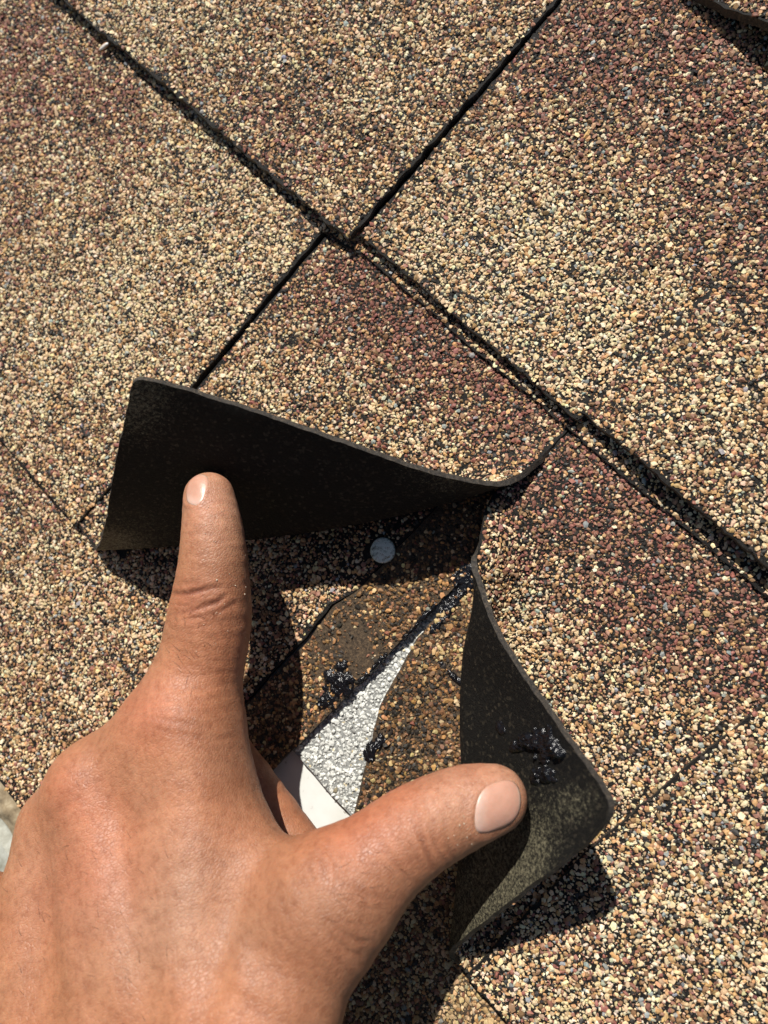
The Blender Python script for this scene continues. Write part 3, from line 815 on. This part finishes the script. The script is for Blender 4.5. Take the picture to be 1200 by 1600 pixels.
# ---------------------------------------------------------------- hand
def C_(px, py, hw, h):
    c = P(px, py, h); depth = (c - CAM) @ CM[:, 2]
    return (*c, hw * depth / FPX)
chains = []   # (k, zscale, [(x,y,z,r)...])
chains.append((2.5, 1.0, [C_(327, 778, 40, 39.5), C_(332, 830, 48, 41), C_(333, 890, 55, 41), C_(328, 962, 65, 38.5), C_(316, 1028, 68, 37.5), C_(300, 1085, 76, 37.5), C_(282, 1160, 92, 38.5)]))
chains.append((9, 1.15, [C_(285, 1160, 92, 40), C_(300, 1330, 100, 46), C_(310, 1640, 110, 58), C_(240, 2000, 120, 70)]))
chains.append((9, 1.15, [C_(160, 1245, 86, 42), C_(190, 1420, 100, 48), C_(200, 1680, 115, 60), C_(120, 2000, 125, 70)]))
chains.append((9, 1.15, [C_(100, 1295, 72, 38), C_(75, 1480, 90, 46), C_(100, 1720, 110, 58), C_(30, 2000, 125, 66)]))
chains.append((9, 1.15, [C_(-20, 1440, 72, 34), C_(-10, 1580, 80, 40), C_(20, 1760, 100, 52), C_(-60, 2000, 120, 60)]))
chains.append((3.5, 1.0, [C_(770, 1248, 53, 36), C_(722, 1262, 63, 38), C_(650, 1298, 70, 42), C_(580, 1352, 78, 46), C_(510, 1412, 92, 49)]))
chains.append((9, 1.1, [C_(510, 1412, 92, 49), C_(455, 1500, 104, 52), C_(400, 1620, 125, 58), C_(300, 1900, 150, 68)]))
chains.append((9, 1.1, [C_(320, 1240, 70, 40), C_(400, 1370, 70, 45), C_(470, 1420, 70, 48)]))
# middle, ring and little fingers curled under the palm
chains.append((3, 1.0, [C_(160, 1245, 70, 38), C_(300, 1140, 52, 22), C_(350, 1180, 44, 16), C_(470, 1335, 42, 14)]))
chains.append((3, 1.0, [C_(100, 1295, 66, 34), C_(120, 1290, 55, 16), C_(230, 1330, 44, 12), C_(330, 1430, 42, 12)]))
chains.append((3, 1.0, [C_(-20, 1440, 62, 30), C_(40, 1440, 48, 16), C_(140, 1480, 42, 12), C_(220, 1540, 40, 14)]))
# knuckle and tendon relief
chains.append((9, 1.0, [C_(240, 1165, 60, 40), C_(150, 1230, 60, 40)]))
chains.append((7, 1.0, [C_(285, 1130, 50, 46), C_(300, 1230, 40, 49), C_(300, 1450, 30, 59), C_(300, 1620, 24, 68)]))
chains.append((6, 1.0, [C_(135, 1228, 42, 48), C_(165, 1330, 34, 53), C_(205, 1560, 26, 64)]))

def spline(ch, m):
    c = np.array(ch, float); c = np.vstack([2 * c[0] - c[1], c, 2 * c[-1] - c[-2]]); out = []
    for i in range(1, len(c) - 2):
        for j in range(m):
            t = j / m
            out.append(0.5 * (2 * c[i] + (c[i + 1] - c[i - 1]) * t + (2 * c[i - 1] - 5 * c[i] + 4 * c[i + 1] - c[i + 2]) * t * t + (3 * c[i] - c[i - 1] - 3 * c[i + 1] + c[i + 2]) * t ** 3))
    return out + [c[-2]]
chains = [(k, zs, spline(ch, 3 if k < 4 else 2) if len(ch) > 2 else ch) for (k, zs, ch) in chains]

def sdf(q, skip=None):
    q = np.asarray(q, np.float32)
    out = None
    for (k, zs, ch) in chains:
        ch = np.array(ch, np.float32)
        d = None
        for i in range(len(ch) - 1):
            a = ch[i, :3].copy(); b = ch[i + 1, :3].copy(); ra, rb = ch[i, 3], ch[i + 1, 3]
            ab = (b - a); L = float(ab @ ab)
            pa = q - a
            t = np.clip((pa @ ab) / L, 0, 1)
            v = pa - t[..., None] * ab
            if zs != 1.0: v[..., 2] *= zs
            di = np.sqrt((v * v).sum(-1)) - (ra + (rb - ra) * t)
            if d is None: d = di
            else:
                kk = 1.6
                h = np.clip(0.5 + 0.5 * (d - di) / kk, 0, 1)
                d = d * (1 - h) + di * h - kk * h * (1 - h) * 0.25
        if out is None: out = d
        else:
            h = np.clip(0.5 + 0.5 * (out - d) / k, 0, 1)
            out = out * (1 - h) + d * h - k * h * (1 - h)
    return out

def surface_nets(lo, hi, cell):
    ax = [np.arange(lo[i], hi[i] + cell, cell, dtype=np.float32) for i in range(3)]
    shp = tuple(len(a) for a in ax)
    S = np.full(shp, 99.0, np.float32)
    B = 12
    for i in range(0, shp[0], B):
        for j in range(0, shp[1], B):
            for k in range(0, shp[2], B):
                xs, ys, zs = ax[0][i:i + B], ax[1][j:j + B], ax[2][k:k + B]
                c = np.array([[xs.mean(), ys.mean(), zs.mean()]], np.float32)
                d = sdf(c)[0]; R = cell * B * 0.9 + 6
                if abs(d) > R:
                    S[i:i + B, j:j + B, k:k + B] = d; continue
                g = np.stack(np.meshgrid(xs, ys, zs, indexing='ij'), -1)
                S[i:i + B, j:j + B, k:k + B] = sdf(g)
    sg = S < 0
    nx, ny, nz = shp
    corner = [(a, b, c) for a in (0, 1) for b in (0, 1) for c in (0, 1)]
    cnt = sum(sg[a:nx - 1 + a, b:ny - 1 + b, c:nz - 1 + c].astype(np.int8) for a, b, c in corner)
    act = (cnt > 0) & (cnt < 8)
    idx = np.full(act.shape, -1, np.int64); cells = np.argwhere(act); idx[act] = np.arange(len(cells))
    acc = np.zeros((len(cells), 3)); num = np.zeros(len(cells))
    for a in range(8):
        for b in range(a + 1, 8):
            ca, cb = np.array(corner[a]), np.array(corner[b])
            if abs(ca - cb).sum() != 1: continue
            sa = S[tuple((cells + ca).T)]; sb = S[tuple((cells + cb).T)]
            m = (sa < 0) != (sb < 0)
            t = np.where(m, sa / np.where(m, sa - sb, 1), 0)
            pt = ca + (cb - ca) * t[:, None]
            acc[m] += pt[m]; num[m] += 1
    V = (cells + acc / num[:, None]) * cell + np.array(lo)
    Fs = []
    for axis in range(3):
        u, v = [(1, 2), (2, 0), (0, 1)][axis]
        sl0 = [slice(None)] * 3; sl1 = [slice(None)] * 3
        sl0[axis] = slice(0, shp[axis] - 1); sl1[axis] = slice(1, shp[axis])
        A = sg[tuple(sl0)]; Bm = sg[tuple(sl1)]
        e = np.argwhere(A != Bm)
        e = e[(e[:, u] > 0) & (e[:, v] > 0) & (e[:, u] < shp[u] - 1) & (e[:, v] < shp[v] - 1)]
        fl = A[tuple(e.T)]
        du = np.zeros(3, int); du[u] = 1; dv = np.zeros(3, int); dv[v] = 1
        q = [idx[tuple((e - du - dv).T)], idx[tuple((e - dv).T)], idx[tuple(e.T)], idx[tuple((e - du).T)]]
        q = np.stack(q, 1)
        q[~fl] = q[~fl][:, ::-1]
        Fs.append(q)
    F = np.vstack(Fs); F = F[(F >= 0).all(1)]
    return V, F

def subdivide(V, F):
    E = np.sort(np.vstack([F[:, [0, 1]], F[:, [1, 2]], F[:, [2, 3]], F[:, [3, 0]]]), 1)
    key = E[:, 0] * len(V) + E[:, 1]
    uk, inv = np.unique(key, return_inverse=True)
    em = (V[uk // len(V)] + V[uk % len(V)]) / 2
    n = len(F); e = inv.reshape(4, n) + len(V)
    fc = V[F].mean(1); ci = np.arange(n) + len(V) + len(uk)
    V2 = np.vstack([V, em, fc])
    F2 = np.vstack([np.stack([F[:, 0], e[0], ci, e[3]], 1), np.stack([F[:, 1], e[1], ci, e[0]], 1),
                    np.stack([F[:, 2], e[2], ci, e[1]], 1), np.stack([F[:, 3], e[3], ci, e[2]], 1)])
    return V2, F2

def grad(q):
    e = 0.15
    g = np.stack([sdf(q + np.array(d) * e) - sdf(q - np.array(d) * e) for d in ((1, 0, 0), (0, 1, 0), (0, 0, 1))], -1) / (2 * e)
    return g / (np.linalg.norm(g, axis=-1, keepdims=True) + 1e-9)

pts = np.array([c for _, _, ch in chains for c in ch])
lo = (pts[:, :3] - pts[:, 3:]).min(0) - 3; hi = (pts[:, :3] + pts[:, 3:]).max(0) + 3
V, F = surface_nets(lo, hi, 1.12)
V, F = subdivide(V, F)
for _ in range(2):
    g = grad(V); V = V - g * sdf(V)[:, None] * 0.9
N = grad(V)
print('hand verts', len(V))
pxy = proj(V); facing = np.clip((N * (CAM - V) / np.linalg.norm(CAM - V, axis=1)[:, None]).sum(1) * 3, 0, 1)
facing = facing * np.clip((V[:, 2] - 26) / 4, 0, 1)

def pl_dist(pl):
    pl = np.array(pl, float); d = np.full(len(V), 1e9); tt = np.zeros(len(V)); n = len(pl) - 1
    for i in range(n):
        a, b = pl[i], pl[i + 1]; t = np.clip(((pxy - a) @ (b - a)) / ((b - a) @ (b - a)), 0, 1)
        di = np.linalg.norm(pxy - a - t[:, None] * (b - a), axis=1)
        m = di < d; d[m] = di[m]; tt[m] = (i + t[m]) / n
    return d, tt
disp = np.zeros(len(V)); redden = np.zeros(len(V)); crease_shade = np.zeros(len(V))
creases = [([(640, 1268), (648, 1290), (655, 1312)], .2, 3), ([(690, 1335), (700, 1352), (712, 1362)], .25, 3), ([(672, 1300), (684, 1330), (698, 1356)], .2, 3), ([(262, 937), (300, 936), (335, 928)], .2, 2.6), ([(264, 953), (300, 950)], .2, 2.6), ([(270, 985), (330, 978)], .14, 3),  # image polyline, depth mm, width px
    ([(264, 929), (295, 928), (322, 921), (345, 917)], .55, 4.2), ([(262, 962), (305, 953), (340, 942), (352, 932)], .45, 4.2),
    ([(262, 944), (290, 946), (310, 940)], .25, 3.5), ([(258, 972), (300, 966), (345, 955), (368, 942)], .22, 4), ([(266, 915), (320, 908)], .12, 4),
    ([(285, 838), (310, 832), (350, 836)], .09, 3.5), ([(284, 848), (320, 850), (365, 846)], .08, 3.5), ([(290, 822), (340, 824)], .06, 3),
    ([(228, 1062), (262, 1056), (300, 1058), (350, 1052)], .16, 4), ([(218, 1076), (262, 1073), (310, 1076), (356, 1070)], .26, 4.5), ([(205, 1095), (250, 1092), (300, 1096), (352, 1088)], .30, 5),
    ([(192, 1116), (240, 1120), (290, 1132), (330, 1136)], .34, 5), ([(200, 1106), (250, 1108), (320, 1114), (362, 1108)], .26, 4.5), ([(225, 1132), (270, 1146), (330, 1156), (370, 1150)], .26, 5),
    ([(232, 1040), (290, 1038), (345, 1036)], .10, 5), ([(260, 1160), (310, 1168), (360, 1170)], .16, 5), ([(345, 1190), (385, 1200)], .12, 5),
    ([(655, 1280), (657, 1305), (668, 1335), (683, 1368)], .42, 4.0), ([(622, 1296), (632, 1325), (650, 1358)], .22, 4.5), ([(637, 1302), (646, 1330), (662, 1360)], .18, 4),
    ([(697, 1300), (702, 1325), (712, 1350)], .20, 4), ([(676, 1290), (684, 1320)], .12, 4), ([(600, 1318), (618, 1350), (636, 1376)], .14, 5),
    ([(508, 1322), (522, 1345), (528, 1372), (522, 1398)], .16, 3.2), ([(492, 1330), (505, 1350), (511, 1378)], .12, 3), ([(476, 1345), (489, 1366), (493, 1392)], .09, 3), ([(535, 1327), (544, 1350), (544, 1378)], .10, 3),
    ([(515, 1440), (535, 1458), (560, 1470), (585, 1472)], .22, 3.5), ([(510, 1425), (540, 1440), (580, 1448)], .12, 3), ([(530, 1402), (560, 1416), (600, 1424)], .10, 3), ([(525, 1468), (545, 1486), (565, 1494)], .16, 3),
    ([(545, 1385), (580, 1402), (620, 1405)], .14, 5), ([(505, 1480), (530, 1505), (548, 1520)], .2, 5)]
for pl, dep, w in creases:
    if 1030 < pl[0][1] < 1175 and pl[0][0] < 300: dep *= 0.5
    d, tt = pl_dist(pl); d = d + 1.6 * (hash_noise(pxy[:, 0], pxy[:, 1], 9, 77) - 0.5); dep = dep * (0.45 + 0.9 * hash_noise(pxy[:, 0], pxy[:, 1], 26, 78)); fade = np.sin(np.pi * np.clip(tt * 0.86 + 0.07, 0, 1)) ** 0.6
    g1 = np.exp(-(d / w) ** 2) * fade; g2 = np.exp(-((d - 2.2 * w) / (1.5 * w)) ** 2) * fade
    disp += (-dep * g1 + dep * 0.28 * g2) * facing
    crease_shade = np.maximum(crease_shade, g1 * np.minimum(1, dep * 1.6) * facing)
    redden += g2 * dep * 0.5 * facing
# gentle lumpiness of skin and veins
NV = V / 9.0
lump = np.array([mn.noise(Vector(v)) for v in NV[::1]]) if len(V) < 260000 else np.zeros(len(V))
disp += 0.10 * lump
for pl, hgt, w in (([(330, 1620), (372, 1540), (380, 1460), (430, 1395)], .7, 18), ([(120, 1600), (110, 1480), (150, 1380), (240, 1300)], .55, 18), ([(300, 1600), (250, 1500), (150, 1380)], .3, 16)):
    d, tt = pl_dist(pl); disp += hgt * np.exp(-(d / w) ** 2) * facing * np.sin(np.pi * tt)
# dimples by the knuckle and scar on the thumb
for (x, y, r, a) in ((385, 1265, 55, -1.2), (215, 1200, 50, -.5), (655, 1272, 9, .25)):
    disp += a * np.exp(-((pxy[:, 0] - x) ** 2 + (pxy[:, 1] - y) ** 2) / r ** 2) * facing

# nails: superellipse outlines in the picture of the fingertip, laid on the skin itself
NAILS = [dict(c=(781, 1260), u=(38, -12), v=(-4, 42), tip=1, crown=.35), dict(c=(306, 762), u=(8, -25), v=(-14, -6), tip=1, crown=.3)]
for nl in NAILS:
    c = np.array(nl['c'], float); u = np.array(nl['u'], float); v = np.array(nl['v'], float)
    M2 = np.linalg.inv(np.stack([u, v], 1))
    ab = (pxy - c) @ M2.T
    a, b = ab[:, 0], ab[:, 1]
    s_ = (np.abs(a) ** 2.6 + np.abs(b) ** 2.6) ** (1 / 2.6)
    side = np.clip(1 - np.clip(a - 0.35, 0, 1) * 1.6, 0, 1)
    disp += (0.26 * np.exp(-((s_ - 1.18) / 0.14) ** 2) * side - 0.26 * np.exp(-(s_ / 0.95) ** 8)) * facing
    redden += 0.25 * np.exp(-((s_ - 1.1) / 0.25) ** 2) * facing
Vd = V + N * disp[:, None]

# skin colour: pigment, with crease shade and a hand-back highlight painted in
base = np.array([0.395, 0.187, 0.101]); pale = np.array([0.475, 0.265, 0.170]); redc = np.array([0.45, 0.178, 0.103]); brn = np.array([0.30, 0.135, 0.07])
def blob(lst):
    w = np.zeros(len(V))
    for (x, y, r, a) in lst: w += a * np.exp(-((pxy[:, 0] - x) ** 2 + (pxy[:, 1] - y) ** 2) / r ** 2)
    return np.clip(w, 0, 1)[:, None]
col = np.tile(base, (len(V), 1))
w = blob([(335, 800, 60, .7), (340, 760, 50, .6), (700, 1215, 70, .8), (790, 1210, 50, .8), (270, 1440, 110, .5), (250, 1300, 120, .4), (250, 1080, 60, .3)]); col = col * (1 - w) + pale * w  # paler skin; blobs on the back of the hand paint in its highlight
w = blob([(225, 1110, 60, .6), (120, 1400, 90, .5), (560, 1290, 80, .7), (640, 1210, 60, .5), (100, 1230, 60, .5), (160, 1330, 80, .3), (320, 780, 40, .4), (300, 940, 45, .25), (740, 1205, 50, .4)]); col = col * (1 - w) + redc * w
w = blob([(500, 1480, 110, .55), (420, 1400, 80, .4), (390, 1250, 60, .5), (620, 1400, 80, .45), (320, 825, 22, .35), (60, 1540, 80, .2), (330, 1180, 60, .25), (700, 1330, 50, .4)]); col = col * (1 - w) + brn * w
dk = np.clip(crease_shade, 0, 1)[:, None]; col = col * (1 - 0.55 * dk * np.array([0.75, 1.0, 1.0]))  # shade of the creases painted into the skin colour
rd = np.clip(redden, 0, 1)[:, None]; col = col * (1 - 0.5 * rd) + redc * 0.5 * rd
hand = mesh_obj('person', Vd, F, M_SKIN, None, True, None, {'pigment': ('FLOAT_COLOR', col)})
tag(hand, 'tanned left hand, index finger and thumb spreading two lifted shingle tabs apart', 'person')

def raycast(px, py):
    d = CM @ np.array([px - 600.0, py - 800.0, FPX]); d /= np.linalg.norm(d); t = 90.0
    for _ in range(60):
        q = CAM + d * t; s_ = float(sdf(q[None])[0]); t += s_ * 0.9
        if abs(s_) < 0.01: break
    return CAM + d * t
for nl in NAILS:
    c = np.array(nl['c'], float); u = np.array(nl['u'], float); v = np.array(nl['v'], float)
    nr, na = 10, 44; pts_ = [c]
    for i in range(1, nr + 1):
        for k in range(na):
            an = 2 * math.pi * k / na; ca, sa = math.cos(an), math.sin(an)
            r = i / nr / (abs(ca) ** 2.6 + abs(sa) ** 2.6) ** (1 / 2.6)
            pts_.append(c + u * ca * r + v * sa * r)
    pts_ = np.array(pts_)
    q0 = raycast(*c); g0 = grad(q0[None])[0]
    def tang(w):
        m = (raycast(*(c + w * 0.25)) - q0) / 0.25
        return m - g0 * (m @ g0)
    u3, v3 = tang(u), tang(v)
    ab_ = (pts_ - c) @ np.linalg.inv(np.stack([u, v], 1)).T
    Q = q0 + ab_[:, :1] * u3 + ab_[:, 1:] * v3 - g0 * (ab_ ** 2).sum(1)[:, None] * 1.0
    for _ in range(12):
        Q = Q - grad(Q) * sdf(Q)[:, None] * 0.8
    G = grad(Q)
    # average normals for a stiffer, flatter plate
    rr = np.r_[0, np.repeat(np.arange(1, nr + 1) / nr, na)]
    top = Q + G * (0.10 + nl['crown'] * 0.3 * np.sqrt(np.clip(1 - rr ** 6, 0, 1)) - 0.09 * np.clip(rr - 0.93, 0, 1) / 0.07)[:, None]
    bot = Q - G * 0.8
    n = len(Q); Fn = []
    for k in range(na):
        Fn.append((0, 1 + k, 1 + (k + 1) % na))
    for i in range(nr - 1):
        for k in range(na):
            a, b = 1 + i * na + k, 1 + i * na + (k + 1) % na
            Fn.append((a, a + na, b + na, b))
    o0 = 1 + (nr - 1) * na
    for k in range(na):
        a, b = o0 + k, o0 + (k + 1) % na; Fn.append((a, a + n, b + n, b))
    Fn += [tuple(reversed([x + n for x in f])) for f in Fn[:na + (nr - 1) * na]]
    M2 = np.linalg.inv(np.stack([u, v], 1)); ab = (pts_ - c) @ M2.T
    lun = np.clip((-ab[:, 0] - 0.45) / 0.35, 0, 1)[:, None]; fre = np.clip((ab[:, 0] - 0.82 + 0.1 * ab[:, 1] ** 2) / 0.1, 0, 1)[:, None]
    cc = np.array([0.55, 0.30, 0.215]) * (1 - lun) + np.array([0.60, 0.40, 0.32]) * lun
    cc = cc * (1 - fre) + np.array([0.56, 0.42, 0.32]) * fre
    mesh_obj('fingernail', np.vstack([top, bot]), Fn, M_NAIL, hand, True, None, {'pigment': ('FLOAT_COLOR', np.vstack([cc, cc]))})

# pale specks of grit stuck to the finger and thumb
r_ = np.random.default_rng(5); Vs = []; Fs = []; bi = 0
for i in range(46):
    px, py = (r_.normal(338, 24), r_.uniform(790, 1020)) if i < 32 else (r_.normal(735, 16), r_.normal(1300, 12))
    q = raycast(px, py)
    if abs(float(sdf(q[None])[0])) > 0.3 or q[2] < 25: continue
    T = ICO_V * (1 + r_.uniform(-.4, .2, (len(ICO_V), 1))) * r_.uniform(.07, .17) * (2.0 if i in (3, 34) else 1)
    Vs.append(T + q + grad(q[None])[0] * 0.12); Fs.append(ICO_F + bi); bi += len(T)
Vs = np.vstack(Vs); gs = mesh_obj('grit', Vs, np.vstack(Fs), M_GRAN, hand, False, None, {'pigment': ('FLOAT_COLOR', np.tile([.72, .66, .52], (len(Vs), 1)))})
gs['kind'] = 'stuff'

hairs([(298, 1010, 40, 42, 26, 250), (140, 1430, 70, 90, 60, 235), (600, 1380, 45, 30, 22, 10)], hand, 9)

# ---------------------------------------------------------------- below the eave
gr_z = -3.2
me = bpy.data.meshes.new('ground')
me.from_pydata([(-80, -80, gr_z), (80, -80, gr_z), (80, 80, gr_z), (-80, 80, gr_z)], [], [(0, 1, 2, 3)])
me.materials.append(M_SOIL); g_ = bpy.data.objects.new('ground', me); scene.collection.objects.link(g_); g_['kind'] = 'structure'
y0 = -0.12; 
me = bpy.data.meshes.new('house_wall')
V, F = boxv(-1.0, 1.0, y0, y0 + 0.12, gr_z, -0.105)
me.from_pydata(V, [], F.tolist()); me.materials.append(M_STUCCO)
w_ = bpy.data.objects.new('house_wall', me); scene.collection.objects.link(w_)
tag(w_, 'pale rendered house wall under the roof eave', 'wall')
print('total tris approx', TOTAL[0] + 2 * len(hand.data.polygons))
